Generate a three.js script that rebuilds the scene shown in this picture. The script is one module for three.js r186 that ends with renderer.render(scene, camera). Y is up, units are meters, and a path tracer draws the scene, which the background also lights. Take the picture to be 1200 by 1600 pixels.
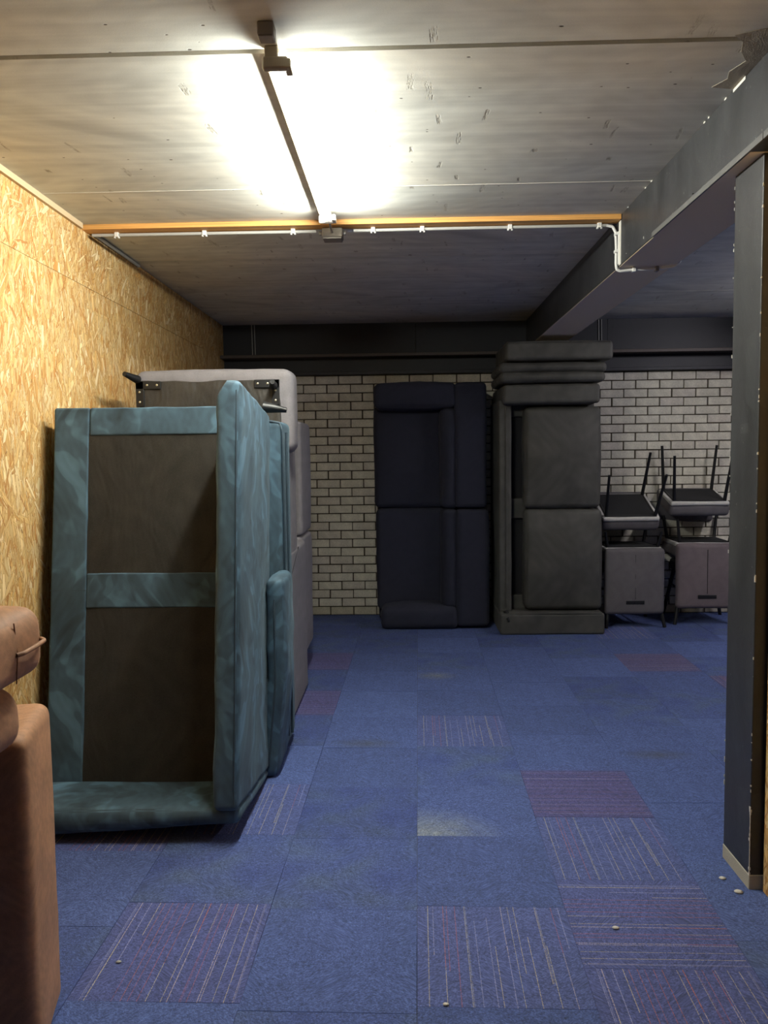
import * as THREE from 'three';
import { RoundedBoxGeometry } from 'three/addons/geometries/RoundedBoxGeometry.js';
import { mergeGeometries } from 'three/addons/utils/BufferGeometryUtils.js';
import { ImprovedNoise } from 'three/addons/math/ImprovedNoise.js';
import { RectAreaLightUniformsLib } from 'three/addons/lights/RectAreaLightUniformsLib.js';

/* ---------- camera, exposure ---------- */
RectAreaLightUniformsLib.init();
const scene = new THREE.Scene();
scene.background = new THREE.Color(0x000000);
const camera = new THREE.PerspectiveCamera(2 * Math.atan(800 / 1243.76) * 180 / Math.PI, 1200 / 1600, 0.05, 60);
camera.position.set(0, 1.5367, 0);
camera.rotation.set(-0.0706, 0.0266, -0.0122, 'YXZ');
scene.add(camera);
const renderer = new THREE.WebGLRenderer({ antialias: true });
renderer.toneMapping = THREE.LinearToneMapping;
renderer.toneMappingExposure = 1.0;
renderer.shadowMap.enabled = true;
const TUBE_MAIN = 400;        // radiance of the fluorescent tube over this bay
const TUBE_SIDE = 210;        // radiance of the tube in the bay beyond the beam

/* ---------- room dimensions (metres) ---------- */
const CEIL = 2.778, XL = -1.70, ZB = -7.61, XR = 4.6, ZF = 4.2;
const BX0 = 1.144, BX1 = 1.437, BY = 2.519;

/* ---------- helpers ---------- */
let seed = 12345;
function rnd() { seed = (seed * 1664525 + 1013904223) >>> 0; return seed / 4294967296; }
const rr = (a, b) => a + (b - a) * rnd();
const pn = new ImprovedNoise();
const nz = (x, y, z) => pn.noise(x + 31.7, y + 17.3, z + 5.1);
const lin = (r, g, b) => new THREE.Color().setRGB(r, g, b);

function boxUV(g, ox = 0, oy = 0) {            // uv in metres, by the way each face points
  const n = g.index ? g.toNonIndexed() : g;
  const p = n.attributes.position, uv = new Float32Array(p.count * 2);
  const a = new THREE.Vector3(), b = new THREE.Vector3(), c = new THREE.Vector3();
  for (let i = 0; i < p.count; i += 3) {
    a.fromBufferAttribute(p, i); b.fromBufferAttribute(p, i + 1).sub(a); c.fromBufferAttribute(p, i + 2).sub(a);
    b.cross(c); const ax = Math.abs(b.x), ay = Math.abs(b.y), az = Math.abs(b.z);
    for (let k = 0; k < 3; k++) {
      const x = p.getX(i + k), y = p.getY(i + k), z = p.getZ(i + k);
      let u, v;
      if (ax >= ay && ax >= az) { u = z; v = y; } else if (ay >= az) { u = x; v = z; } else { u = x; v = y; }
      uv[(i + k) * 2] = u + ox; uv[(i + k) * 2 + 1] = v + oy;
    }
  }
  n.setAttribute('uv', new THREE.BufferAttribute(uv, 2));
  return n;
}
function ext(x0, x1, y0, y1, z0, z1, r = 0) {   // box from its extents
  const w = x1 - x0, h = y1 - y0, d = z1 - z0;
  let g = r > 0 ? new RoundedBoxGeometry(w, h, d, 2, Math.min(r, w * .49, h * .49, d * .49)) : new THREE.BoxGeometry(w, h, d);
  g.translate((x0 + x1) / 2, (y0 + y1) / 2, (z0 + z1) / 2);
  return boxUV(g);
}
function smooth(g) {
  const p = g.attributes.position, m = new Map(), key = [];
  const N = new Float32Array(p.count * 3), idx = g.index.array;
  const acc = [];
  for (let i = 0; i < p.count; i++) {
    const k = Math.round(p.getX(i) * 1e5) + '_' + Math.round(p.getY(i) * 1e5) + '_' + Math.round(p.getZ(i) * 1e5);
    if (!m.has(k)) { m.set(k, acc.length); acc.push(new THREE.Vector3()); }
    key.push(m.get(k));
  }
  const a = new THREE.Vector3(), b = new THREE.Vector3(), c = new THREE.Vector3();
  for (let t = 0; t < idx.length; t += 3) {
    a.fromBufferAttribute(p, idx[t]); b.fromBufferAttribute(p, idx[t + 1]).sub(a); c.fromBufferAttribute(p, idx[t + 2]).sub(a); b.cross(c);
    for (let k = 0; k < 3; k++) acc[key[idx[t + k]]].add(b);
  }
  for (const v of acc) v.normalize();
  for (let i = 0; i < p.count; i++) { const v = acc[key[i]]; N[i * 3] = v.x; N[i * 3 + 1] = v.y; N[i * 3 + 2] = v.z; }
  g.setAttribute('normal', new THREE.BufferAttribute(N, 3));
  return g;
}
// an upholstered block from its extents: rounded edges, puffed faces, soft dents
function soft(x0, x1, y0, y1, z0, z1, o = {}) {
  const W = [x1 - x0, y1 - y0, z1 - z0], H = W.map(v => v / 2);
  const r = Math.min(o.r ?? .03, ...H.map(v => v * .95)), puff = o.puff ?? [.0, .0, .0], dent = o.dent ?? .003, fr = o.freq ?? 4, sd = o.seed ?? rnd() * 50;
  const lists = H.map((h, i) => {
    const m = Math.max(3, Math.min(o.seg ?? 14, Math.round(W[i] / .05))), L = [-h, -h + r * .25, -h + r * .6];
    for (let k = 0; k <= m; k++) L.push(-h + r + (2 * h - 2 * r) * k / m);
    L.push(h - r * .6, h - r * .25, h); return L;
  });
  const n = lists.map(L => L.length - 1);
  const g = new THREE.BoxGeometry(2, 2, 2, n[0], n[1], n[2]), p = g.attributes.position;
  const at = (L, t) => L[Math.round((t + 1) / 2 * (L.length - 1))];
  for (let i = 0; i < p.count; i++) {
    const q = [at(lists[0], p.getX(i)), at(lists[1], p.getY(i)), at(lists[2], p.getZ(i))];
    const c = q.map((v, k) => Math.max(-H[k] + r, Math.min(H[k] - r, v)));
    let d = q.map((v, k) => v - c[k]); const len = Math.hypot(...d) || 1; d = d.map(v => v / len);
    const u = q.map((v, k) => v / H[k]);
    const bulge = [0, 1, 2].map(k => { const a = (k + 1) % 3, b = (k + 2) % 3; return puff[k] * u[k] * (1 - u[a] ** 2) * (1 - u[b] ** 2) * 1.0; });
    const P = c.map((v, k) => v + d[k] * r + bulge[k]);
    const X = P[0] + (x0 + x1) / 2, Y = P[1] + (y0 + y1) / 2, Z = P[2] + (z0 + z1) / 2;
    const e = dent * (nz(X * fr + sd, Y * fr, Z * fr) + .5 * nz(X * fr * 3 + sd, Y * fr * 3, Z * fr * 3));
    p.setXYZ(i, X + d[0] * e, Y + d[1] * e, Z + d[2] * e);
    if (o.shape) { const s = o.shape(p.getX(i), p.getY(i), p.getZ(i)); p.setXYZ(i, s[0], s[1], s[2]); }
  }
  smooth(g);
  return boxUV(g);
}
function tube(pts, r, seg = 8, closed = false) {
  const c = new THREE.CatmullRomCurve3(pts.map(a => new THREE.Vector3(...a)), closed, 'catmullrom', .1);
  return boxUV(new THREE.TubeGeometry(c, pts.length * 8, r, seg, closed));
}
function bar(a, b, ra, rb = ra, seg = 10) {
  const A = new THREE.Vector3(...a), B = new THREE.Vector3(...b), L = A.distanceTo(B);
  const g = new THREE.CylinderGeometry(rb, ra, L, seg);
  g.applyQuaternion(new THREE.Quaternion().setFromUnitVectors(new THREE.Vector3(0, 1, 0), B.clone().sub(A).normalize()));
  g.translate((A.x + B.x) / 2, (A.y + B.y) / 2, (A.z + B.z) / 2);
  return boxUV(g);
}
const taken = {};
function numbered(n) { if (taken[n] === undefined) { taken[n] = 0; return n; } taken[n]++; return n + '_' + String(taken[n]).padStart(3, '0'); }
function mesh(name, geo, mat, parent) {
  const g = Array.isArray(geo) ? (geo.length > 1 ? mergeGeometries(geo.map(q => q.index ? q.toNonIndexed() : q)) : geo[0]) : geo;
  const m = new THREE.Mesh(g, mat); m.castShadow = m.receiveShadow = true;
  m.name = parent === scene ? numbered(name) : name;
  parent.add(m); return m;
}
function thing(name, label, category, [x, y, z] = [0, 0, 0], group) {
  const o = new THREE.Group(); o.name = numbered(name); o.position.set(x, y, z); scene.add(o);
  o.userData = { label, category }; if (group) o.userData.group = group; return o;
}
function struct(name, label, category) {
  const o = new THREE.Group(); o.name = name; o.userData = { kind: 'structure', label, category }; scene.add(o); return o;
}
const stuff = (m, label) => { m.userData.kind = 'stuff'; if (label) m.userData.label = label; return m; };

/* ---------- textures ---------- */
function dataTex(w, h, fn, srgb, rx = 1, ry = 1) {
  const d = new Uint8Array(w * h * 4);
  for (let y = 0; y < h; y++) for (let x = 0; x < w; x++) {
    const c = fn(x / w, y / h, x, y), i = (y * w + x) * 4;
    d[i] = Math.max(0, Math.min(255, c[0])); d[i + 1] = Math.max(0, Math.min(255, c[1])); d[i + 2] = Math.max(0, Math.min(255, c[2])); d[i + 3] = 255;
  }
  const t = new THREE.DataTexture(d, w, h, THREE.RGBAFormat);
  return finish(t, srgb, rx, ry);
}
function finish(t, srgb, rx, ry) {
  t.wrapS = t.wrapT = THREE.RepeatWrapping; t.magFilter = THREE.LinearFilter; t.minFilter = THREE.LinearMipmapLinearFilter; t.generateMipmaps = true;
  if (srgb) t.colorSpace = THREE.SRGBColorSpace; t.repeat.set(rx, ry); t.needsUpdate = true; return t;
}
// noise that repeats over the unit square
function tn(u, v, fx, fy, s) {
  const a = u * Math.PI * 2, b = v * Math.PI * 2, R = fx / 6.283, Q = fy / 6.283;
  return pn.noise(Math.cos(a) * R + s, Math.sin(a) * R + Math.cos(b) * Q + s * 1.7, Math.sin(b) * Q + s * .3);
}
function canvasTex(w, h, draw, srgb, rx, ry) {
  const c = document.createElement('canvas'); c.width = w; c.height = h; draw(c.getContext('2d'), w, h);
  return finish(new THREE.CanvasTexture(c), srgb, rx, ry);
}
// oriented strand board: one board 1.22 x 2.44 m
function osbDraw(lean, spread) {
  return (x, w, h) => {
    x.fillStyle = '#d8b272'; x.fillRect(0, 0, w, h);
    const px = w / 1.22;
    const pal = [[226, 190, 126], [234, 202, 142], [243, 218, 166], [218, 174, 106], [208, 158, 88], [231, 198, 136], [247, 226, 182], [198, 140, 72], [228, 190, 124], [237, 208, 152]];
    for (let i = 0; i < 9000; i++) {
      const L = px * rr(.04, .15), W = px * (rnd() < .2 ? rr(.016, .034) : rr(.004, .015)), a = lean + (rnd() + rnd() + rnd() - 1.5) * spread;
      const c = pal[Math.floor(rnd() * pal.length)], k = rr(.88, 1.06);
      x.save(); x.translate(rnd() * w, rnd() * h); x.rotate(a);
      x.fillStyle = `rgba(${c[0] * k | 0},${c[1] * k | 0},${c[2] * k | 0},0.85)`;
      x.beginPath(); x.moveTo(-L / 2, -W * rr(.1, .5)); x.lineTo(L * rr(-.2, .2), -W / 2); x.lineTo(L / 2, W * rr(-.4, .2)); x.lineTo(L * rr(-.1, .3), W / 2); x.lineTo(-L / 2, W * rr(.1, .5)); x.closePath(); x.fill();
      x.strokeStyle = `rgba(${c[0] * .66 | 0},${c[1] * .54 | 0},${c[2] * .40 | 0},0.55)`; x.lineWidth = 1.6; x.stroke();
      if (W > px * .009) { x.strokeStyle = `rgba(${c[0] * .84 | 0},${c[1] * .76 | 0},${c[2] * .66 | 0},0.35)`; for (let q = 0; q < 3; q++) { const yy = W * rr(-.35, .35); x.beginPath(); x.moveTo(-L * .4, yy); x.lineTo(L * .4, yy + W * rr(-.1, .1)); x.stroke(); } }
      x.restore();
    }
    for (let i = 0; i < 70; i++) {           // dark bark flecks
      x.save(); x.translate(rnd() * w, rnd() * h); x.rotate(lean + rr(-1, 1) * spread); x.fillStyle = 'rgba(92,58,24,0.8)'; x.fillRect(0, 0, px * rr(.006, .028), px * rr(.0015, .005)); x.restore();
    }
  };
}
const T = {};
T.osbA = canvasTex(1024, 2048, osbDraw(Math.PI / 2, .8), true, 1 / 1.22, 1 / 2.44);
T.osbB = canvasTex(1024, 1024, osbDraw(Math.PI / 2 - .2, 1.1), true, 1 / 1.22, 1 / 1.22);
// cast concrete with streaks running across the slab, stains and pin holes
T.concrete = canvasTex(2048, 1024, (x, w, h) => {
  const d = x.createImageData(w, h);
  for (let j = 0; j < h; j++) for (let i = 0; i < w; i++) {
    const u = i / w, v = j / h;
    let k = 1 + .05 * tn(u, v, 2, 26, 3) + .035 * tn(u, v, 5, 70, 9) + .06 * tn(u, v, 9, 7, 21) + .05 * tn(u, v, 30, 24, 40) + .05 * (rnd() - .5);
    const st = tn(u, v, 6, 5, 77); if (st > .25) k *= 1 - .05 * Math.min(1, (st - .25) * 6);
    const wm = .02 * tn(u, v, 3, 3, 55);
    const q = (j * w + i) * 4; d.data[q] = 211 * k * (1 + wm); d.data[q + 1] = 210 * k; d.data[q + 2] = 200 * k * (1 - wm); d.data[q + 3] = 255;
  }
  x.putImageData(d, 0, 0);
  for (let i = 0; i < 46; i++) { const a = rnd() * w, b = rnd() * h, s = rr(1.2, 4); x.fillStyle = 'rgba(58,50,42,0.85)'; x.beginPath(); x.ellipse(a, b, s * 1.4, s * .8, 0, 0, 7); x.fill(); x.fillStyle = 'rgba(225,220,205,0.5)'; x.fillRect(a - s, b + s, s * 2, 1.2); }
  for (let i = 0; i < 26; i++) { const a = rnd() * w, b = rnd() * h, L = rr(20, 110), W = rr(8, 22); x.save(); x.translate(a, b); x.rotate(Math.PI / 2 + rr(-.15, .15)); for (let k = 0; k < 60; k++) { x.fillStyle = `rgba(118,110,96,${rr(.05, .22)})`; x.fillRect(rr(0, L), rr(0, W), rr(3, 20), rr(1, 4)); } x.restore(); }
  for (let i = 0; i < 60; i++) { x.fillStyle = 'rgba(222,216,200,0.6)'; x.fillRect(rnd() * w, rnd() * h, rr(3, 12), rr(1, 3)); }
}, true, 1 / 2.4, 1 / 1.25);
// loop pile carpet
function pile(u, v, x, y, s) { return 1 + .34 * (rnd() - .5) + .30 * tn(u, v, 90, 110, s) + .16 * tn(u, v, 40, 45, s + 6) + .04 * tn(u, v, 8, 8, s + 3) + .03 * tn(u, v, 3, 3, s + 8); }
const CARPET = [71, 87, 137];
T.carpet = dataTex(512, 512, (u, v, x, y) => { const k = pile(u, v, x, y, 2); return [CARPET[0] * k, CARPET[1] * k, CARPET[2] * k]; }, true);
T.carpetB = dataTex(512, 512, (u, v, x, y) => { const k = pile(u, v, x, y, 12) * .96, g = tn(u, v, 4, 4, 60); return [(CARPET[0] + 8 * g) * k, (CARPET[1] + 9 * g) * k, (CARPET[2] - 10 * Math.max(0, g)) * k]; }, true);
function stainTex(fn, col, s) {
  return dataTex(512, 512, (u, v, x, y) => {
    const k = pile(u, v, x, y, s), m = Math.max(0, Math.min(1, fn(u, v) * (1 + .5 * tn(u, v, 14, 14, s + 4)) + .16 * fn(u, v) * (rnd() - .5)));
    return CARPET.map((c, i) => (c * (1 - m) + col[i] * m) * k);
  }, true);
}
T.stainPale = stainTex((u, v) => 1.0 - Math.hypot(u * .9, v * 1.2) * 1.5, [120, 128, 138], 31);
T.stainDark = stainTex((u, v) => .85 - Math.hypot((u - .45) * 2.0, (v - .12) * 5), [70, 78, 102], 44);
T.stainGrey = stainTex((u, v) => .9 - Math.hypot((u - .25) * 2.6, (v - .7) * 4), [104, 108, 122], 47);
// carpet with coloured threads woven in
function stripeTex(cols, n, base, alpha, s) {
  return canvasTex(1024, 1024, (x, w, h) => {
    const d = x.createImageData(w, h);
    for (let j = 0; j < h; j++) for (let i = 0; i < w; i++) { const k = pile(i / w, j / h, i, j, s), q = (j * w + i) * 4; for (let c = 0; c < 3; c++) d.data[q + c] = base[c] * k; d.data[q + 3] = 255; }
    x.putImageData(d, 0, 0);
    for (let i = 0; i < n; i++) {
      let p = (i + rr(.05, .95)) / n * w * .95 + w * .02; const part = rnd(), a = part < .2 ? rr(0, .5) * h : 0, b = part > .8 ? rr(.35, .9) * h : h, c = cols[Math.floor(rnd() * cols.length)], W = rr(3.5, 6), al = alpha * rr(.75, 1);
      const c2 = rnd() < .4 ? cols[Math.floor(rnd() * cols.length)] : c, sw = rr(.3, .7) * h;
      for (let y = a; y < b; y += 5) { const q = y < sw ? c : c2; if (rnd() < .07) continue; const k = rr(.8, 1.1); x.fillStyle = `rgba(${q[0] * k | 0},${q[1] * k | 0},${q[2] * k | 0},${al})`; x.fillRect(p + rr(-1, 1), y, W, 5); }
      if (rnd() < .22) for (let y = a; y < b; y += 5) { if (rnd() < .1) continue; x.fillStyle = `rgba(${c2[0]},${c2[1]},${c2[2]},${al * .8})`; x.fillRect(p + W + 5 + rr(-1, 1), y, W * .7, 5); }
    }
  }, true, 1, 1);
}
const WARM = [[196, 178, 146], [206, 190, 150], [190, 104, 88], [186, 168, 170], [168, 96, 110], [150, 150, 190]];
T.stripeA = stripeTex(WARM, 18, [74, 84, 134], .85, 51);
T.stripeB = stripeTex(WARM, 17, [74, 86, 135], .8, 52);
T.stripeC = stripeTex([[168, 138, 158], [146, 112, 140], [170, 160, 184], [160, 108, 120]], 22, [73, 74, 120], .7, 53);
T.stripeD = stripeTex([[176, 130, 122], [160, 112, 112], [186, 160, 150]], 22, [78, 77, 116], .7, 54);
T.pile = dataTex(256, 256, (u, v) => { const k = 128 + 90 * (rnd() - .5) + 90 * tn(u, v, 60, 60, 5); return [k, k, k]; }, false, 2, 2);
// brushed velvet: patches where the nap lies the other way
T.velvet = dataTex(1024, 1024, (u, v) => {
  const wx = .10 * tn(u, v, 6, 6, 91) + .03 * tn(u, v, 20, 20, 94), wy = .10 * tn(u, v, 6, 6, 92) + .03 * tn(u, v, 20, 20, 95);
  const a = tn(u + wx, v + wy, 6, 4, 11), b = tn(u + wy, v + wx, 15, 9, 14), c = tn(u, v, 50, 30, 19), e = tn(u + wx, v, 10, 7, 17);
  const st = t => Math.max(0, Math.min(1, t * 7));
  const k = 1 - .20 * st(a - .15) + .20 * st(b - .17) - .14 * st(e - .18) + .16 * a + .12 * b + .10 * c + .07 * (rnd() - .5);
  return [64 * k, 88 * k, 103 * k];
}, true, 1 / 1.1, 1 / 1.1);
T.velvetFine = dataTex(256, 256, () => { const k = 128 + 120 * (rnd() - .5); return [k, k, k]; }, false, 5, 5);
function weave(base, amp, s) { return dataTex(256, 256, (u, v, x, y) => { const k = 1 + amp * ((x + y) % 2 ? .5 : -.5) + amp * (rnd() - .5) + .06 * tn(u, v, 6, 6, s); return base.map(c => c * k); }, true, 3, 3); }
T.greyCloth = weave([124, 120, 123], .16, 3);
T.rim = weave([190, 187, 182], .12, 7);
T.greyDark = weave([96, 92, 95], .14, 6);
T.navyCloth = weave([36, 38, 53], .2, 8);
T.suede = dataTex(512, 512, (u, v) => { const a = tn(u, v, 5, 6, 61), b = tn(u, v, 18, 16, 64); const k = 1 + .22 * a + .12 * b + .12 * (rnd() - .5); return [69 * k, 68 * k, 64 * k]; }, true, 1, 1);
T.tan = dataTex(256, 256, (u, v) => { const k = 1 + .1 * tn(u, v, 7, 7, 81) + .1 * tn(u, v, 40, 40, 83) + .07 * (rnd() - .5); return [172 * k, 128 * k, 95 * k]; }, true, 1.6, 1.6);
T.dust = dataTex(256, 256, (u, v) => { const k = 1 + .18 * tn(u, v, 10, 10, 71) + .25 * (rnd() - .5); return [44 * k, 41 * k, 36 * k]; }, true, 1.5, 1.5);
T.crumple = dataTex(512, 512, (u, v) => { const k = 128 + 110 * tn(u + .1 * tn(u, v, 4, 4, 3), v, 16, 5, 33) + 40 * tn(u, v, 40, 14, 35); return [k, k, k]; }, false, 1.6, 1.6);
T.paint = canvasTex(512, 1024, (x, w, h) => {   // black wall paint, rolled on in uneven coats
  const d = x.createImageData(w, h);
  for (let j = 0; j < h; j++) for (let i = 0; i < w; i++) { const u = i / w, v = j / h; let k = 1 + .22 * tn(u, v, 5, 4, 101) + .16 * tn(u, v, 14, 3, 103) + .1 * tn(u, v, 50, 50, 107) + .08 * (rnd() - .5); const q = (j * w + i) * 4; d.data[q] = 48 * k; d.data[q + 1] = 49 * k; d.data[q + 2] = 51 * k; d.data[q + 3] = 255; }
  x.putImageData(d, 0, 0);
  for (let i = 0; i < 26; i++) { x.fillStyle = `rgba(${rnd() < .5 ? '46,47,50' : '96,98,98'},${rr(.12, .3)})`; const a = rnd() * w, b = rnd() * h, W = rr(25, 70), H = rr(60, 260); x.beginPath(); x.moveTo(a, b); x.lineTo(a + W, b - rr(0, 30)); x.lineTo(a + W, b + H); x.lineTo(a, b + H * rr(.7, 1)); x.fill(); }
  for (let i = 0; i < 60; i++) { x.fillStyle = 'rgba(180,180,172,0.55)'; x.fillRect(rnd() * w, rnd() * h, rr(1, 3), rr(1, 5)); }
}, true, 1 / .8, 1 / 1.6);
T.brick = dataTex(256, 256, (u, v) => { const k = 1 + .08 * tn(u, v, 8, 8, 111) + .07 * tn(u, v, 40, 40, 113) + .08 * (rnd() - .5); return [212 * k, 207 * k, 193 * k]; }, true, 2, 2);
T.wood = dataTex(512, 128, (u, v) => { const k = 1 + .14 * tn(u, v, 2, 30, 121) + .1 * tn(u, v, 6, 60, 123); return [214 * k, 158 * k, 88 * k]; }, true, .8, 4);
T.grit = dataTex(256, 256, (u, v) => { const k = 128 + 60 * tn(u, v, 14, 14, 131) + 70 * (rnd() - .5); return [k, k, k]; }, false, 2, 2);

/* ---------- materials ---------- */
const M = {};
const std = o => new THREE.MeshStandardMaterial(o), phy = o => new THREE.MeshPhysicalMaterial(o);
M.osb = std({ map: T.osbA, roughness: .75, bumpMap: T.osbA, bumpScale: .0012 });
M.osbUpper = std({ map: T.osbB, roughness: .75, bumpMap: T.osbB, bumpScale: .0012 });
M.concrete = std({ map: T.concrete, roughness: .85, bumpMap: T.concrete, bumpScale: .0015 });
M.jointFill = std({ color: lin(.62, .60, .54), roughness: .9 });
M.jointDark = std({ color: lin(.22, .17, .115), roughness: .95, bumpMap: T.grit, bumpScale: .003 });
const carpetMat = (map, k = 1, b = 1) => std({ map, color: lin(k, k, k * b), roughness: 1, bumpMap: T.pile, bumpScale: .0022 });
M.carpets = [carpetMat(T.carpet, 1), carpetMat(T.carpet, .9), carpetMat(T.carpetB, 1), carpetMat(T.carpetB, .86, 1.05), carpetMat(T.carpet, 1.1, .98)];
M.stainPale = carpetMat(T.stainPale); M.stainDark = carpetMat(T.stainDark); M.stainGrey = carpetMat(T.stainGrey);
M.stripeA = carpetMat(T.stripeA); M.stripeB = carpetMat(T.stripeB); M.stripeC = carpetMat(T.stripeC); M.stripeD = carpetMat(T.stripeD);
M.patch = std({ color: lin(.34, .30, .24), roughness: .95, bumpMap: T.grit, bumpScale: .004 });
M.screed = std({ color: lin(.05, .05, .06), roughness: 1 });
M.velvet = phy({ map: T.velvet, roughness: .8, bumpMap: T.velvetFine, bumpScale: .0008, sheen: .22, sheenColor: lin(.45, .62, .70), sheenRoughness: .4 });
M.velvetPiping = phy({ color: lin(.028, .05, .07), roughness: .7, sheen: .3, sheenColor: lin(.4, .6, .7), sheenRoughness: .5 });
M.deckCloth = std({ map: T.dust, roughness: .9, bumpMap: T.crumple, bumpScale: .004 });
M.dustCover = std({ map: T.dust, color: lin(1.45, 1.45, 1.55), roughness: .5, bumpMap: T.crumple, bumpScale: .006 });
M.blackMetal = std({ color: lin(.016, .016, .017), roughness: .45, metalness: .3 });
M.screw = std({ color: lin(.75, .68, .5), roughness: .3, metalness: .8 });
M.greyCloth = std({ map: T.greyCloth, roughness: .95 });
M.navyCloth = phy({ map: T.navyCloth, roughness: .95, sheen: .2, sheenColor: lin(.2, .22, .3), sheenRoughness: .6 });
M.suede = phy({ map: T.suede, roughness: .7, sheen: .3, sheenColor: lin(.3, .3, .28), sheenRoughness: .5 });
M.chairCloth = std({ map: T.greyDark, roughness: .95 });
M.chairBrown = std({ map: T.greyDark, color: lin(1.25, 1.1, 1.1), roughness: .95 });
M.chairRim = std({ map: T.rim, roughness: .95 });
M.darkCloth = std({ color: lin(.012, .012, .014), roughness: .9 });
M.tan = phy({ map: T.tan, roughness: .65, sheen: .15, sheenColor: lin(.6, .4, .3), sheenRoughness: .5, bumpMap: T.grit, bumpScale: .0006 });
M.tanSeam = std({ color: lin(.26, .13, .07), roughness: .8 });
M.paint = std({ map: T.paint, roughness: .42, bumpMap: T.grit, bumpScale: .001 });
M.navyPaint = std({ color: lin(.010, .011, .018), roughness: .5, bumpMap: T.grit, bumpScale: .0008 });
M.steelEdge = std({ color: lin(.075, .058, .05), roughness: .5, metalness: .2 });
M.soffit = std({ color: lin(.84, .71, .52), roughness: .9, bumpMap: T.grit, bumpScale: .0008 });
M.lip = std({ color: lin(.09, .09, .088), roughness: .5 });
M.chip = std({ color: lin(.68, .66, .6), roughness: .9 });
M.mortarBase = std({ color: lin(.42, .39, .32), roughness: .95, bumpMap: T.grit, bumpScale: .003 });
M.mortar = std({ color: lin(.075, .058, .040), roughness: 1, bumpMap: T.grit, bumpScale: .003 });
M.bricks = [1, .93, .97, 1.04].map((k, i) => std({ map: T.brick, color: lin(k, k * (i === 1 ? .98 : 1), k * .98), roughness: .85, bumpMap: T.grit, bumpScale: .0012 }));
M.plinthBrick = std({ map: T.brick, color: lin(.74, .72, .66), roughness: .95, bumpMap: T.grit, bumpScale: .003 });
M.wood = std({ map: T.wood, roughness: .6 });
M.paleWood = std({ color: lin(.60, .45, .27), roughness: .7 });
M.plastic = std({ color: lin(.42, .42, .40), roughness: .45 });
M.whitePlastic = std({ color: lin(.72, .72, .70), roughness: .5 });
M.boxPlastic = std({ color: lin(.24, .22, .20), roughness: .6 });
M.lampMetal = std({ color: lin(.36, .30, .22), roughness: .45, metalness: .3 });
M.plaster = std({ color: lin(.10, .095, .09), roughness: .9 });
const tubeGlow = (r, g, b) => std({ color: lin(.9, .9, .9), roughness: .4, emissive: lin(r, g, b), emissiveIntensity: 2.4 });
M.tube = tubeGlow(1, .96, .86); M.tubeSide = tubeGlow(.95, .93, 1);

/* ================= THE SETTING ================= */
// floor: screed and carpet tiles laid in columns, a degree out of square with the walls
{
  const f = struct('floor', 'floor of blue carpet tiles, some with coloured threads', 'floor');
  mesh('screed', ext(XL - .25, XR + .25, -.16, -.007, ZB - .25, ZF + .25), M.screed, f);
  const C = .0167, X0 = -.0167, Z0 = 2.1234;
  const tg = rot => { const g = new THREE.BoxGeometry(.4985, .008, .4985); const uv = g.attributes.uv; if (rot) for (let i = 0; i < uv.count; i++) uv.setXY(i, 1 - uv.getY(i), uv.getX(i)); return g; };
  const flat = tg(false), turned = tg(true);
  const off = { '-4': .3, '-3': .71, '-2': 0, '-1': -.06, 0: 0, 1: .358, 2: .65, 3: .92, 4: .7, 5: .2, 6: .5, 7: .8, 8: .1 };
  const special = { '0,0': ['stripeB', 0], '0,4': ['stripeB', 0], '1,-1': ['stripeA', 0], '1,0': ['stripeA', 1], '1,1': ['stripeB', 0], '1,2': ['stripeC', 1], '3,6': ['stripeD', 1], '3,8': ['stripeB', 0], '4,5': ['stripeD', 0],
    '-2,0': ['stripeA', 0], '-2,2': ['stripeB', 0], '-2,5': ['stripeC', 1], '-2,7': ['stripeC', 1], '-3,1': ['stripeA', 0], '0,2': ['stainPale', 0], '-1,4': ['stainDark', 0], '0,6': ['stainGrey', 0], '2,3': ['stainDark', 0] };
  for (let a = -4; a <= 8; a++) for (let b = -7; b <= 11; b++) {
    const X = X0 + .5 * (a + .5), Z = Z0 + .5 * (b + .5 + off[a]);
    const x = X * Math.cos(C) + Z * Math.sin(C), z = -(Z * Math.cos(C) - X * Math.sin(C));
    if (x < XL - .24 || x > XR + .24 || z < ZB - .24 || z > ZF + .2) continue;
    if (z > -1.5) continue;                 // not in view: the tiles end under the camera
    const s = special[a + ',' + b];
    const m = mesh('carpet_tile', s && s[1] ? turned : flat, s ? M[s[0]] : M.carpets[Math.floor(rnd() * M.carpets.length)], f);
    m.position.set(x, -.004 + rr(-.0006, .0006), z); m.rotation.y = -C + rr(-.002, .002) + (s ? 0 : Math.PI * (rnd() < .5 ? 1 : 0));
  }
  const near = mesh('carpet', ext(XL - .2, XR + .2, -.0075, -.001, -1.62, ZF + .2), M.carpets[0], f); near.position.y = -.004;
}
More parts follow.
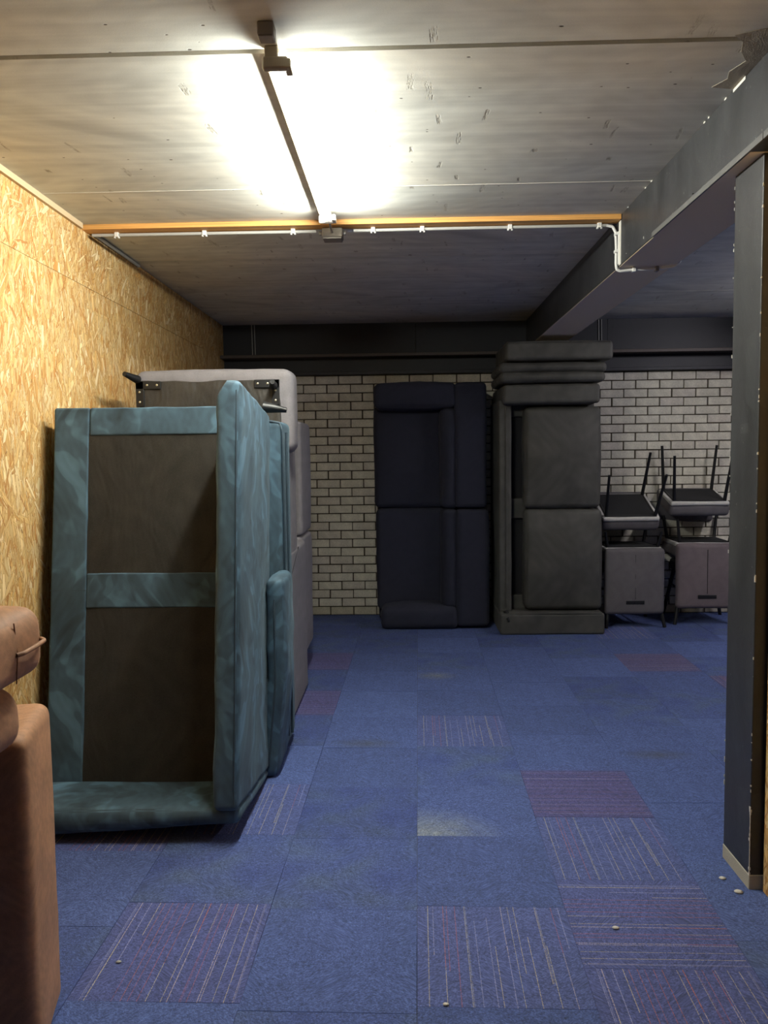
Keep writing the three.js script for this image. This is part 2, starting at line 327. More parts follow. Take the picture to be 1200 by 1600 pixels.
// ceiling: precast concrete planks with open joints
{
  const c = struct('ceiling', 'concrete plank ceiling with cross joints', 'ceiling');
  mesh('roof_deck', ext(XL - .25, XR + .25, CEIL + .05, CEIL + .25, ZB - .25, ZF + .25), M.jointDark, c);
  const J = [ZF + .25, .05, -1.25, -2.523, -3.775, -5.08, -6.3, ZB - .25], gap = [0, .012, .012, .013, .004, .004, .004, 0];
  for (let i = 0; i < J.length - 1; i++) {
    const z1 = J[i] - gap[i], z0 = J[i + 1] + gap[i + 1];
    const put = (x0, x1, a, b, mat) => {
      const g = ext(x0, x1, CEIL, CEIL + .06, a, b);
      const uv = g.attributes.uv; for (let k = 0; k < uv.count; k++) uv.setXY(k, uv.getX(k) + i * .83, uv.getY(k) + i * .31);
      mesh('concrete_plank', g, mat, c);
    };
    put(XL - .25, XR + .25, z0, z1, M.concrete);
  }
  mesh('joint_mortar', ext(XL, BX0, CEIL - .0015, CEIL + .01, -3.779, -3.771), M.jointFill, c);
  mesh('joint_mortar', ext(XL, XR, CEIL + .012, CEIL + .03, -2.54, -2.506), M.jointDark, c);
}
// left wall: strand board sheets, a narrow row above a tall row
{
  const w = struct('wall_left', 'wall of pale strand board sheets', 'wall');
  mesh('masonry', ext(XL - .25, XL - .02, -.1, CEIL + .05, ZB - .2, ZF + .2), M.plaster, w);
  let k = 0;
  for (let z = ZF; z > ZB + .02; z -= 1.22, k++) {
    const z0 = Math.max(ZB, z - 1.2185);
    for (const [y0, y1, mat] of [[.004, 2.459, M.osb], [2.4605, CEIL - .004, M.osbUpper]]) {
      const g = ext(XL - .018, XL, y0, y1, z0, z); const uv = g.attributes.uv; for (let i = 0; i < uv.count; i++) uv.setXY(i, uv.getX(i) + k * .37 - z, uv.getY(i) + k * .71);
      const m = mesh('strand_board', g, mat, w); m.position.x = rr(-.0012, .0012);
    }
  }
  const tr = mesh('trim_1', ext(XL, XL + .018, CEIL - .028, CEIL, -4.25, ZF), M.paleWood, scene); tr.userData = { kind: 'structure', label: 'thin pale wooden strip along top of strand board wall', category: 'trim' };
}
// far wall: sand lime brick, two ranges of it in view
{
  const w = struct('wall_back', 'wall of cream bricks with dark raked joints', 'wall');
  mesh('masonry', ext(XL - .25, XR + .25, -.1, CEIL + .05, ZB - .3, ZB - .012), M.mortar, w);
  const geos = [0, 1, 2, 3].map(i => { const g = new RoundedBoxGeometry(.2145, .0725, .03, 1, .0035); const p = g.attributes.position; for (let q = 0; q < p.count; q++) p.setXYZ(q, p.getX(q) + .0014 * nz(p.getX(q) * 40 + i * 9, p.getY(q) * 40, 1), p.getY(q) + .0014 * nz(p.getX(q) * 30, p.getY(q) * 40 + i * 7, 5), p.getZ(q)); g.computeVertexNormals(); const b = boxUV(g, i * .31, i * .17); return b; });
  const rest = [];
  const P = .224, jx = -.955;                   // a joint of the even courses
  for (let r = 0; r < 28; r++) {
    const y = .003 + r * .082 + .041, shift = (r % 2 ? .5 : 0) * P;
    for (let i = -5; i < 27; i++) {
      const x = jx + shift + (i + .5) * P; if (x > XR + .1 || x < XL - .1) continue;
      const seen = (x > -1.02 && x < -.14) || (x > 1.62 && x < 3.15) || (r > 25 && x < 1.0 && x > -.2);
      const mat = r === 0 ? M.plinthBrick : M.bricks[Math.floor(rnd() * 4)];
      const g = geos[Math.floor(rnd() * 4)], dz = rr(-.002, .002), a = rr(-.004, .004), sx = rr(.985, 1.005);
      if (seen) { const m = mesh('brick', g, mat, w); m.position.set(x + rr(-.002, .002), y + rr(-.0015, .0015), ZB - .015 + dz); m.rotation.z = a; m.scale.x = sx; }
      else { const q = g.clone(); q.translate(x, y, ZB - .015 + dz); rest.push(q); }
    }
  }
  stuff(mesh('bricks', rest, M.bricks[0], w));
  // painted steel over the brickwork
  const fas = [XL, -1.30, .12, 1.144];
  const b = struct('trim_2', 'dark painted steel girder with ledge above brick wall', 'girder');
  const cuts = [XL, .115, 1.9, XR];
  for (let i = 0; i < 3; i++) mesh('fascia_panel', ext(cuts[i] + .0015, cuts[i + 1] - .0015, 2.478, CEIL, ZB - .01, ZB + .05), M.navyPaint, b);
  mesh('ledge', ext(XL, XR, 2.452, 2.48, ZB - .01, ZB + .205, .003), M.steelEdge, b);
  mesh('web', ext(XL, XR, 2.33, 2.452, ZB - .01, ZB + .03), M.navyPaint, b);
  mesh('lower_flange', ext(XL, XR, 2.302, 2.33, ZB - .01, ZB + .075, .003), M.navyPaint, b);
  for (const x of [-1.425, 1.815]) { const c = thing('cable_pair', x < 0 ? 'two thin grey cables down dark girder beside strand board wall' : 'two thin grey cables down dark girder beyond the charcoal sofa', 'cable', [0, 0, 0]);
    for (const d of [0, .026]) mesh('cable', tube([[x + d, CEIL - .001, ZB + .056], [x + d + .002, 2.63, ZB + .056], [x + d + .004, 2.481, ZB + .057]], .0042, 6), M.plastic, c); }
}
// the other walls, beside and behind
{
  const w = struct('wall_right', 'plain plastered wall of the side bay', 'wall'); mesh('plaster', ext(XR, XR + .25, -.1, CEIL + .05, ZB - .2, ZF + .2), M.plaster, w);
  const v = struct('wall_front', 'plain plastered wall opposite the brick wall', 'wall'); mesh('plaster', ext(XL - .2, XR + .2, -.1, CEIL + .05, ZF, ZF + .25), M.plaster, v);
  const p = struct('wall_partition', 'strand board partition running up to the black post', 'wall');
  mesh('stud_core', ext(1.255, 1.39, 0, BY, -2.70, -1.5), M.paleWood, p);
  for (let z = -2.715, k = 0; k < 1; z += 1.22, k++) for (const [a, b] of [[1.237, 1.255], [1.39, 1.408]]) {
    const g = ext(a, b, .002, BY - .002, z, z + 1.2185); const uv = g.attributes.uv; for (let i = 0; i < uv.count; i++) uv.setXY(i, uv.getX(i) + k * .53 + .2, uv.getY(i) + .4); mesh('strand_board', g, M.osb, p);
  }
}
// ceiling beam
{
  const b = struct('trim_3', 'black painted ceiling beam running to the brick wall', 'beam');
  mesh('casing', ext(BX0, BX1, BY + .0015, CEIL, ZB + .05, ZF, .003), M.paint, b);
  mesh('soffit_board', ext(BX0 + .005, BX1 - .005, BY, BY + .003, ZB + .05, -2.73), M.soffit, b);
  mesh('soffit_board', ext(BX0 + .005, BX1 - .005, BY, BY + .003, -2.726, ZF), M.paint, b);
  mesh('corner_bead', ext(BX0 - .004, BX0 + .004, BY - .001, BY + .021, -3.75, -2.62, .001), M.lip, b);
  mesh('corner_bead', ext(BX0 - .004, BX0 + .004, BY - .001, BY + .021, -2.616, ZF, .001), M.lip, b);
  mesh('bare_patch', ext(BX0 - .003, BX0 + .002, BY + .004, CEIL - .03, -4.32, -4.285), M.chip, b);
  const chips = [];
  for (let i = 0; i < 12; i++) { const z = rr(-4.3, -2.2), s = rr(.003, .012), top = rnd() < .4; chips.push(ext(BX0 - .0025, BX0 + .002, (top ? CEIL - .006 : BY + .014 + rr(0, .02)), (top ? CEIL - .001 : BY + .02 + rr(.005, .02)), z - (top ? s * 2 : s * .5), z)); }
  chips.push(ext(BX0 - .003, BX0 + .002, CEIL - .012, CEIL - .001, -2.86, -2.76));
  stuff(mesh('paint_chips', chips, M.chip, b));
  const cr = mesh('patching_mortar', (() => { const s = new THREE.Shape(); s.moveTo(1.144, -2.45); s.lineTo(1.144, -2.86); s.lineTo(1.06, -2.84); s.lineTo(1.09, -2.78); s.lineTo(1.075, -2.73); s.lineTo(1.10, -2.66); s.lineTo(1.06, -2.60); s.lineTo(1.04, -2.54); s.lineTo(1.0, -2.50); s.lineTo(1.06, -2.47); s.closePath(); const g = new THREE.ExtrudeGeometry(s, { depth: .0025, bevelEnabled: false, steps: 1 }); g.rotateX(Math.PI / 2); for (let i = 0, q = g.attributes.position; i < q.count; i++) { q.setZ(i, q.getZ(i)); } g.translate(0, CEIL + .001, 0); return boxUV(g); })(), M.patch, b);
}
// post under the beam
{
  const p = struct('trim_4', 'black painted post with chipped edges carrying the beam', 'post');
  mesh('shaft', ext(1.195, 1.42, .05, BY, -2.96, -2.732, .004), M.paint, p);
  mesh('footing', ext(1.193, 1.42, -.003, .052, -2.962, -2.729, .004), M.mortarBase, p);
  const chips = [];
  for (let i = 0; i < 44; i++) { const near = rnd() < .5, y = Math.pow(rnd(), 1.0) * 2.45 + .04, h = rr(.003, .012) * (rnd() < .1 ? 2.2 : 1), d = rr(.0015, .004); chips.push(near ? ext(1.1935, 1.1935 + d, y, y + h, -2.733, -2.7305) : ext(1.1935, 1.197, y, y + h, -2.962, -2.962 + d)); if (near && rnd() < .7) chips.push(ext(1.1935, 1.1960, y, y + h * .8, -2.733 - d, -2.7315)); }
  for (let i = 0; i < 26; i++) { const y = .05 + i * .0095, w = Math.max(.0012, rr(-.3, 1) * .012 * Math.sin(i * .55 + .8)); chips.push(ext(1.194, 1.1965, y, y + .0097, -2.7325 - w, -2.7315)); if (i % 3 !== 1) chips.push(ext(1.1945, 1.196 + w * .5, y, y + .0097, -2.7325, -2.7310)); }
  stuff(mesh('paint_chips', chips, M.chip, p), 'white flakes along the chipped edges');
}

/* ================= THINGS ================= */
// wooden batten and conduit under the ceiling
{
  const t = thing('wooden_batten', 'orange brown wooden batten across the ceiling from strand board to beam', 'batten', [0, 0, 0]);
  mesh('board', ext(XL + .001, BX0 - .002, CEIL - .026, CEIL, -4.36, -4.272, .002), M.wood, t);
  const c = thing('conduit', 'thin grey conduit clipped beneath the wooden ceiling batten', 'conduit', [0, 0, 0]);
  const y = CEIL - .026 - .012;
  mesh('pipe', tube([[XL + .03, y, -4.345], [-1.0, y - .001, -4.345], [-.46, y - .002, -4.345]], .0085, 10), M.plastic, c);
  mesh('pipe', tube([[-.26, y - .002, -4.345], [.3, y, -4.345], [1.08, y, -4.345]], .0085, 10), M.plastic, c);
  for (const x of [-1.537, -1.062, -.584, -.155, .107, .573, 1.045]) mesh('clip', [ext(x - .011, x + .011, y - .012, y + .0135, -4.357, -4.333, .003), ext(x - .014, x - .006, y - .018, y - .008, -4.352, -4.338, .001), ext(x + .006, x + .014, y - .018, y - .008, -4.352, -4.338, .001)], M.whitePlastic, c);
  const j = thing('junction_box', 'grey junction box where the ceiling lamp meets the wooden batten', 'box', [-.373, CEIL - .05, -4.36]);
  mesh('body', ext(-.055, .055, -.028, .022, -.05, .05, .008), M.boxPlastic, j); mesh('cover', ext(-.05, .05, -.036, -.028, -.045, .045, .004), M.boxPlastic, j); mesh('cable_gland', bar([-.072, 0, .012], [-.052, 0, .012], .011), M.boxPlastic, j); mesh('cable_gland', bar([.052, 0, .012], [.072, 0, .012], .011), M.boxPlastic, j);
  mesh('lead', tube([[0, -.005, .05], [0, 0, .14], [.0, .012, .22]], .006, 6), M.boxPlastic, j);
  const k = thing('junction_box', 'small brown junction box at the lamp end away from the batten', 'box', [-.385, CEIL - .03, -2.375]);
  mesh('body', ext(-.024, .024, -.008, .03, -.025, .025, .005), M.boxPlastic, k); mesh('cover', ext(-.021, .021, -.012, -.008, -.022, .022, .002), M.boxPlastic, k);
  const d = thing('cable_drop', 'white cable with clips down and under the black beam', 'cable', [0, 0, 0]);
  mesh('cable', tube([[1.08, y, -4.345], [1.115, y - .008, -4.345], [1.13, y - .04, -4.34], [1.133, 2.62, -4.335], [1.132, 2.54, -4.335], [1.136, 2.508, -4.335], [1.155, 2.498, -4.335], [1.24, 2.505, -4.335], [1.36, 2.506, -4.33], [1.42, 2.508, -4.30], [1.447, 2.53, -4.28], [1.449, 2.60, -4.28]], .008, 8), M.whitePlastic, d);
  mesh('cable', tube([[1.139, 2.70, -4.318], [1.139, 2.6, -4.316], [1.139, 2.53, -4.316]], .004, 6), M.whitePlastic, d);
  for (const yy of [2.69, 2.60]) mesh('clip', ext(1.122, 1.144, yy - .008, yy + .008, -4.349, -4.312, .003), M.whitePlastic, d);
  for (const xx of [1.225, 1.345]) mesh('clip', ext(xx - .009, xx + .009, 2.492, 2.519, -4.35, -4.318, .003), xx < 1.3 ? M.whitePlastic : M.boxPlastic, d);
  const e = thing('conduit', 'grey conduit along the corner of strand board wall and dark ceiling', 'conduit', [0, 0, 0]);
  mesh('pipe', tube([[XL + .012, CEIL - .012, -4.40], [XL + .013, CEIL - .013, -4.8], [XL + .012, CEIL - .012, -5.15]], .010, 8), M.plastic, e);
}
// fluorescent lamps: body on the ceiling, tube beside it in two holders
function tubeLamp(x, z0, z1, label, glow, radiance, color) {     // z0 far, z1 near
  const t = thing('ceiling_lamp', label, 'lamp', [x, CEIL, (z0 + z1) / 2]);
  const L = (z1 - z0) / 2, ty = -.053;
  mesh('body', [ext(-.056, -.022, -.03, 0, -L + .02, L - .03, .004)], M.lampMetal, t);
  for (const z of [-.45, -.1, .3]) mesh('body_clip', ext(-.058, -.05, -.014, -.002, z * L - .012, z * L + .012, .001), M.boxPlastic, t);
  for (const s of [-1, 1]) {
    mesh('tube_holder', [ext(-.058, .022, -.069, -.03, s * L - .013, s * L + .013, .008), ext(-.05, -.008, -.05, 0, s * L - .012, s * L + .012, .004), ext(.010, .03, -.067, -.038, s * L - (s > 0 ? .045 : .013), s * L + (s > 0 ? .013 : .045), .004)], s > 0 ? M.lampMetal : M.whitePlastic, t);
  }
  const g = new THREE.CylinderGeometry(.013, .013, 2 * L - .05, 20, 1); g.rotateX(Math.PI / 2); g.translate(0, ty, 0);
  mesh('tube', boxUV(g), glow, t);
  for (const a of [0, 2 * Math.PI / 3, -2 * Math.PI / 3]) {      // the tube shines all round: three strips around it
    const l = new THREE.RectAreaLight(color, radiance, .024, 2 * L - .07);
    const n = new THREE.Vector3(Math.sin(a), -Math.cos(a), 0);
    l.position.set(n.x * .0145, ty + n.y * .0145, 0);
    t.add(l); l.up.set(0, 0, 1); t.updateMatrixWorld(true);
    const w = l.getWorldPosition(new THREE.Vector3()); l.lookAt(w.x + n.x, w.y + n.y, w.z);
  }
  return t;
}
tubeLamp(-.362, -4.10, -2.50, 'bare glowing fluorescent tube lamp on the concrete ceiling', M.tube, TUBE_MAIN, new THREE.Color().setRGB(.985, 1, .915));
tubeLamp(3.35, -6.2, -4.6, 'fluorescent tube lamp on the ceiling of the bay beyond the beam', M.tubeSide, TUBE_SIDE, new THREE.Color().setRGB(.95, .92, 1));

// rectangular run of piping
const loopXY = (x0, x1, y0, y1, z, r, c = .03) => tube([[x0 + c, y0, z], [(x0 + x1) / 2, y0, z], [x1 - c, y0, z], [x1, y0 + c, z], [x1, (y0 + y1) / 2, z], [x1, y1 - c, z], [x1 - c, y1, z], [(x0 + x1) / 2, y1, z], [x0 + c, y1, z], [x0, y1 - c, z], [x0, (y0 + y1) / 2, z], [x0, y0 + c, z]], r, 6, true);

// blue velvet sofa on its arm, cushions gone, leaning back
{
  const t = thing('velvet_sofa', 'blue velvet sofa stood on its arm showing two black deck panels', 'sofa', [-1.10, 0, -3.72]);
  t.rotation.x = -.147;
  mesh('seat_base', soft(-.53, .34, .0, 1.752, .0, .262, { r: .03, dent: .003 }), M.velvet, t);
  mesh('seat_rail', soft(-.532, -.365, .02, 1.755, .235, .28, { r: .012, dent: .003, freq: 6 }), M.velvet, t);
  mesh('seat_rail', soft(-.365, .34, 1.622, 1.755, .235, .28, { r: .010, dent: .003, freq: 6 }), M.velvet, t);
  mesh('seat_rail', soft(-.366, .34, .825, .985, .245, .279, { r: .008, dent: .003, freq: 6 }), M.velvet, t);
  mesh('deck_panel', soft(-.375, .345, .97, 1.635, .25, .274, { r: .004, dent: .004, freq: 3, puff: [0, 0, -.004] }), M.deckCloth, t).userData.label = 'black cloth deck panel';
  mesh('deck_panel', soft(-.375, .345, .02, .84, .25, .274, { r: .004, dent: .004, freq: 3, puff: [0, 0, -.004] }), M.deckCloth, t).userData.label = 'black cloth deck panel';
  mesh('seam', ext(-.5325, -.367, .905, .908, .27, .2815), M.velvetPiping, t);
  const back = mesh('backrest', soft(.325, .43, 0.035, 1.775, -.02, .70, { r: .028, dent: .006, freq: 5, seg: 24, puff: [.004, .0, .006], shape: (x, y, z) => [x, y - Math.max(0, .37 - x) * 1.2 * Math.max(0, (y - 1.55) / .2), z] }), M.velvet, t);
  mesh('seam', tube([[.412, .07, .702], [.414, 1.0, .706], [.412, 1.73, .700]], .0025, 6), M.velvetPiping, back);
  mesh('armrest', soft(-.53, .43, -.03, .045, -.02, .67, { r: .03, dent: .005, freq: 4, seg: 22, puff: [0, .004, .008], shape: (x, y, z) => { const b = Math.max(0, z) / .66 * (-.084 + .066 * (x + .53) / .96), f = (y + .03) / .075; return [x, b + f * (.045 - b), z]; } }), M.velvet, t);
}
// second blue section standing behind it
{
  const t = thing('velvet_sofa', 'blue velvet sofa section with piped edges wedged behind the leaning sofa', 'sofa', [-1.05, 0, -4.12]);
  mesh('seat_base', soft(-.45, .435, .03, 1.715, -.17, .12, { r: .03, dent: .006 }), M.velvet, t);
  mesh('edge_piping', tube([[.437, .1, .11], [.44, .9, .112], [.437, 1.65, .11], [.425, 1.705, .11], [.36, 1.718, .11], [.0, 1.718, .11]], .008, 6), M.velvetPiping, t);
  mesh('edge_piping', tube([[.450, .1, .065], [.450, .9, .065], [.450, 1.66, .065]], .008, 6), M.velvetPiping, t);
  mesh('armrest', soft(.385, .478, .0, .965, .10, .42, { r: .04, dent: .008, freq: 5, seg: 18, shape: (x, y, z) => [x - Math.max(0, .5 - y) * .10, y, z] }), M.velvet, t);
  mesh('crease', tube([[.425, .945, .405], [.428, .80, .422], [.424, .45, .422], [.385, .06, .422]], .006, 6), M.velvetPiping, t);
  mesh('foot', (() => { const g = new THREE.CylinderGeometry(.012, .03, .12, 4); g.rotateZ(-Math.PI / 2 - .15); g.translate(.40, 1.78, .1); return boxUV(g); })(), M.blackMetal, t);
}
// light grey sofa on end, its underside to the room
{
  const t = thing('grey_sofa', 'light grey sofa stood on end with black dust cover and corner brackets', 'sofa', [-1.08, 0, -4.83]);
  mesh('seat_base', soft(-.44, .415, .06, 1.62, -.03, .37, { r: .02, dent: .003 }), M.greyCloth, t);
  mesh('armrest', soft(-.43, .462, 1.56, 2.03, .17, .385, { r: .055, dent: .004, puff: [.004, .004, 0] }), M.greyCloth, t).userData.label = 'rounded light grey arm on top';
  mesh('lower_armrest', soft(-.43, .418, .0, .99, -.42, .37, { r: .03, dent: .003 }), M.greyCloth, t);
  mesh('dust_cover', soft(-.395, .392, .06, 1.965, .36, .398, { r: .006, dent: .014, freq: 6, seg: 30 }), M.dustCover, t).userData.label = 'wrinkled black dust cover';
  const br = (x, y, sx, sy) => {
    const p = mesh('corner_bracket', [ext(Math.min(x, x + sx * .14), Math.max(x, x + sx * .14), Math.min(y, y + sy * .045), Math.max(y, y + sy * .045), .398, .408, .003), ext(Math.min(x, x + sx * .045), Math.max(x, x + sx * .045), Math.min(y, y + sy * .14), Math.max(y, y + sy * .14), .398, .408, .003)], M.blackMetal, t);
    for (const [a, b] of [[.065, .022], [.12, .022], [.022, .06], [.022, .115]]) { const g = new THREE.SphereGeometry(.0065, 8, 6); g.scale(1, 1, .5); g.translate(x + sx * a, y + sy * b, .409); mesh('screw', boxUV(g), M.screw, p); }
  };
  br(.392, 1.965, -1, -1); br(-.41, 1.965, 1, -1); br(.414, .05, -1, 1);
  const leg = (x, y, dx, dy) => mesh('leg', bar([x, y, .40], [x + dx, y + dy, .52], .024, .013, 12), M.blackMetal, t);
  leg(-.40, 1.975, -.03, .02); leg(.36, 1.93, .012, .012); leg(.405, .03, .0, -.012); leg(.40, .90, .02, .0);
  mesh('side_seam', tube([[.417, .86, .25], [.419, .93, .1], [.417, .98, -.05]], .003, 6), M.darkCloth, t);
}
{
  const t = thing('grey_sofa', 'light grey sofa section with two cushions behind the upturned grey sofa', 'sofa', [-1.1, 0, -5.62]);
  mesh('seat_base', soft(-.45, .32, 0, 1.76, -.3, .3, { r: .02 }), M.greyCloth, t);
  mesh('seat_cushion', soft(.26, .405, 1.0, 1.775, -.25, .28, { r: .03, dent: .005, puff: [.01, 0, 0] }), M.greyCloth, t);
  mesh('seat_cushion', soft(.24, .405, .17, .995, -.25, .30, { r: .03, dent: .005, puff: [.012, 0, 0] }), M.greyCloth, t);
}
// navy sofa on end against the bricks
{
  const t = thing('navy_sofa', 'dark navy fabric two seat sofa stood on end against cream bricks', 'sofa', [.24, 0, -7.25]);
  const s = soft;
  mesh('seat_base', s(-.49, .40, .03, 2.13, -.33, -.02, { r: .03 }), M.navyCloth, t);
  mesh('seat_cushion', s(-.515, .13, 1.068, 1.985, -.05, .11, { r: .05, dent: .008, puff: [.0, .006, .05] }), M.navyCloth, t);
  mesh('seat_cushion', s(-.505, .13, .14, 1.06, -.05, .12, { r: .05, dent: .006, puff: [.0, .006, .03] }), M.navyCloth, t);
  mesh('armrest', s(-.505, .22, 1.945, 2.165, -.33, .30, { r: .06, dent: .008, puff: [0, .03, .01] }), M.navyCloth, t);
  mesh('armrest', s(-.465, .22, .0, .20, -.33, .32, { r: .055, dent: .006, puff: [0, .04, .01], shape: (x, y, z) => [x, Math.max(y, .0), z] }), M.navyCloth, t);
  for (const [a, b] of [[1.068, 1.95], [.17, 1.06]]) mesh('back_cushion', s(.065, .215, a, b, -.05, .275, { r: .055, dent: .008, puff: [.0, .004, .02], shape: (x, y, z) => [x - (z - .1) * -.12, y, z] }), M.navyCloth, t);
  mesh('backrest', s(.195, .475, 1.072, 2.165, -.33, .305, { r: .045, dent: .006, puff: [.006, 0, .008] }), M.navyCloth, t);
  mesh('backrest', s(.205, .497, .02, 1.062, -.33, .312, { r: .045, dent: .006, puff: [.006, 0, .008] }), M.navyCloth, t);
}
// charcoal sofa on end with its deck showing
{
  const t = thing('charcoal_sofa', 'charcoal suede sofa stood on end with seat cushions slid off the deck', 'sofa', [1.24, 0, -7.10]);
  mesh('seat_base', soft(-.43, .42, .10, 2.0, -.44, .08, { r: .03, dent: .004 }), M.suede, t);
  mesh('front_rail', soft(-.435, -.325, .17, 2.0, -.40, .255, { r: .02, dent: .004 }), M.suede, t);
  mesh('rail_piping', tube([[-.372, .22, .258], [-.372, 1.0, .259], [-.372, 1.93, .258]], .006, 6), M.suede, t);
  mesh('cross_rail', soft(-.34, -.15, .975, 1.15, .0, .13, { r: .012, dent: .003 }), M.suede, t);
  mesh('cross_rail', soft(-.34, -.15, 1.86, 1.97, .0, .12, { r: .012, dent: .003 }), M.suede, t);
  mesh('cross_rail', soft(-.34, -.15, .16, .30, .0, .13, { r: .012, dent: .003 }), M.suede, t);
  mesh('deck_panel', ext(-.33, .3, 1.14, 1.87, .06, .09), M.darkCloth, t); mesh('deck_panel', ext(-.33, .3, .29, .985, .06, .09), M.darkCloth, t);
  mesh('seat_cushion', soft(-.218, .435, 1.068, 1.935, .09, .265, { r: .045, dent: .008, freq: 3, puff: [.008, .006, .055] }), M.suede, t);
  mesh('seat_cushion', soft(-.215, .45, .19, 1.060, .09, .27, { r: .045, dent: .008, freq: 3, puff: [.008, .006, .055] }), M.suede, t);
  mesh('armrest', soft(-.44, .445, -.003, .18, -.42, .385, { r: .022, dent: .004 }), M.suede, t);
  mesh('arm_piping', tube([[-.41, .178, .378], [0, .182, .382], [.42, .178, .378]], .005, 6), M.suede, t);
  mesh('foot', bar([-.385, .19, .33], [-.37, .12, .40], .028, .012, 4), M.darkCloth, t);
  mesh('upper_armrest', soft(-.41, .40, 1.955, 2.118, -.42, .36, { r: .03, dent: .005, puff: [0, .004, .006] }), M.suede, t);
}
// loose cushions on top of it
{
  const a = thing('loose_cushion', 'charcoal cushion with a middle seam lying directly on the upturned charcoal sofa', 'cushion', [1.24, 2.130, -7.08], 'loose charcoal cushions');
  mesh('pad', soft(-.44, .44, 0, .088, -.33, .37, { r: .04, dent: .006, puff: [.004, .004, .01] }), M.suede, a);
  mesh('pad', soft(-.445, .45, .082, .165, -.33, .365, { r: .04, dent: .006, puff: [.004, .004, .01] }), M.suede, a);
  const b = thing('loose_cushion', 'plain charcoal cushion topmost on the upturned sofa under the beam', 'cushion', [1.29, 2.312, -7.08], 'loose charcoal cushions');
  mesh('pad', soft(-.445, .45, 0, .16, -.33, .37, { r: .035, dent: .006, puff: [.004, .006, .008] }), M.suede, b);
  mesh('piping', tube([[-.42, .148, .362], [0, .15, .372], [.42, .148, .362]], .005, 6), M.suede, b);
}
// dining chairs
function makeChair(label, legs = .425, cloth = M.chairCloth, top = 1.0) {                    // upright at the origin, back towards +z
  const t = thing('dining_chair', label, 'chair', [0, 0, 0]);
  mesh('seat', soft(-.26, .26, .435, .55, -.24, .24, { r: .04, dent: .004, puff: [0, .012, 0] }), M.chairCloth, t);
  mesh('seat_rim', [soft(-.25, .25, .415, .45, -.245, -.205, { r: .015 }), soft(-.25, .25, .415, .45, .205, .245, { r: .015 }), soft(-.255, -.215, .415, .45, -.22, .22, { r: .015 }), soft(.215, .255, .415, .45, -.22, .22, { r: .015 })], M.chairRim, t);
  mesh('seat_underside', ext(-.225, .225, .409, .42, -.215, .215), M.darkCloth, t);
  const b = mesh('backrest', soft(-.262, .262, .415, top, .22, .30, { r: .045, dent: .004, puff: [0, 0, .012] }), cloth, t);
  if (top > .9) mesh('back_seam', tube([[0, .47, .3045], [.002, .65, .311], [0, .86, .309]], .0028, 6), M.darkCloth, b);
  if (top > .9) mesh('handle_slot', ext(-.08, .08, .872, .905, .298, .3115, .004), M.blackMetal, b);
  for (const [sx, sz] of [[-1, -1], [1, -1], [-1, 1], [1, 1]]) mesh('leg', bar([sx * .215, .425, sz * .20], [sx * .245, .425 - legs, sz * .235], .016, .012, 8), M.blackMetal, t);
  mesh('leg_frame', [bar([-.215, .418, -.20], [.215, .418, -.20], .012), bar([-.215, .418, .20], [.215, .418, .20], .012), bar([-.215, .418, -.20], [-.215, .418, .20], .012), bar([.215, .418, -.20], [.215, .418, .20], .012)], M.blackMetal, t);
  return t;
}
function placeChair(t, x, y, z, rx, ry, rz) { t.rotation.set(rx, ry, rz, 'YXZ'); t.position.set(x, y, z); }
function stool(x, z, label, turn) {
  const t = thing('low_stool', label, 'stool', [x, 0, z]); t.rotation.y = turn;
  mesh('seat', soft(-.22, .22, .44, .555, -.2, .2, { r: .04 }), M.darkCloth, t);
  for (const [sx, sz] of [[-1, -1], [1, -1], [-1, 1], [1, 1]]) mesh('leg', bar([sx * .18, .45, sz * .16], [sx * .26, 0, sz * .24], .02, .016, 8), M.blackMetal, t);
  for (const sx of [-.2, .2]) mesh('stretcher', bar([sx, .3, -.18], [sx, .3, .18], .01), M.blackMetal, t);
  return t;
}
stool(2.0, -7.2, 'black stool under the upturned chairs beside the charcoal sofa', .05);
stool(2.68, -7.3, 'black stool with splayed leg under the upturned chairs by the post', -.1);
// upside down: back panel hangs down towards the room
placeChair(makeChair('charcoal chair upside down beside charcoal sofa, its back hanging to the floor', .15), 2.0, 1.12, -7.235, Math.PI, Math.PI, 0);
placeChair(makeChair('greyish brown chair upside down by the post, its back hanging to the floor', .22, M.chairBrown), 2.68, 1.145, -7.35, Math.PI, Math.PI - .05, 0);
placeChair(makeChair('tilted chair upside down topmost beside charcoal sofa, pale rim to the room', .425, M.chairCloth, .76), 1.99, 1.44, -7.08, Math.PI + .42, .02, 0);
placeChair(makeChair('chair upside down topmost by the post, legs highest against bricks', .425, M.chairCloth, .74), 2.62, 1.55, -7.24, Math.PI + .2, -.08, 0);

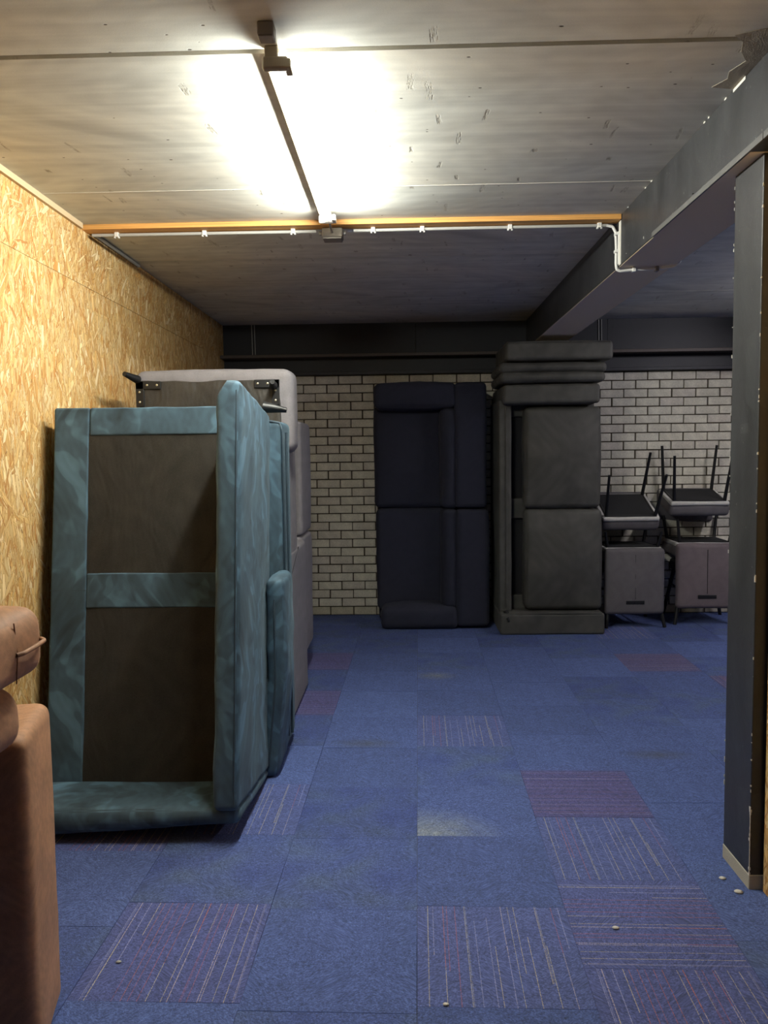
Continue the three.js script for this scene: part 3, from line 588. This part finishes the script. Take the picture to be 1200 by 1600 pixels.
// tan furniture at the near left
{
  const t = thing('tan_sofa_block', 'tan suede sofa block stood on end beside strand board wall', 'sofa', [-.925, 0, -1.86]);
  t.rotation.y = .24;
  mesh('block', soft(-.66, 0, 0, .865, -.32, 0, { r: .035, dent: .004, puff: [.004, .004, .004] }), M.tan, t);
  const a = thing('tan_cushion', 'smaller tan suede cushion between sofa block and handled cushion', 'cushion', [-.905, .868, -1.80]);
  mesh('pad', soft(-.6, 0, 0, .145, -.02, .5, { r: .05, dent: .005, puff: [.01, .006, .01] }), M.tan, a);
  a.rotation.y = .06;
  const b = thing('tan_cushion', 'tan suede cushion with strap handle on top of the pile', 'cushion', [-.865, 1.03, -1.86]);
  b.rotation.y = .03;
  mesh('pad', soft(-.62, 0, 0, .165, 0, .6, { r: .045, dent: .005, puff: [.008, .006, .008] }), M.tan, b);
  mesh('seam', tube([[-.003, .125, .03], [.0, .125, .3], [-.003, .125, .57]], .0015, 6), M.tanSeam, b);
  mesh('seam', tube([[.001, .015, .16], [.006, .08, .16], [.001, .15, .16]], .0015, 6), M.tanSeam, b);
  mesh('handle', [tube([[.006, .080, .165], [.015, .081, .15], [.018, .083, .10], [.016, .085, .045], [.002, .086, .03]], .0055, 8)], M.tan, b);
}
// litter on the carpet
{
  const crumb = (x, z, s, mat, label) => { const g = new THREE.IcosahedronGeometry(s, 1); const p = g.attributes.position; for (let i = 0; i < p.count; i++) p.setXYZ(i, p.getX(i) * 1.3, p.getY(i) * .35, p.getZ(i) * (1 + .4 * nz(p.getX(i) * 90, p.getZ(i) * 90, s * 100))); g.translate(0, s * .33, 0); const m = mesh('paper_scrap', boxUV(g), mat, scene); m.position.set(x, 0, z); m.userData = { label, category: 'litter' }; };
  crumb(.668, -2.495, .009, M.chip, 'white scrap on the cross striped carpet tile');
  crumb(.10, -2.13, .007, M.chip, 'white scrap on lengthwise striped carpet tile');
  crumb(-.89, -2.31, .007, M.plastic, 'small grey crumb beside the tan sofa block');
  crumb(1.13, -2.80, .010, M.chip, 'white flake fallen at the foot of the black post');
  crumb(1.15, -2.71, .012, M.chip, 'larger white flake fallen before the black post');
}

renderer.render(scene, camera);
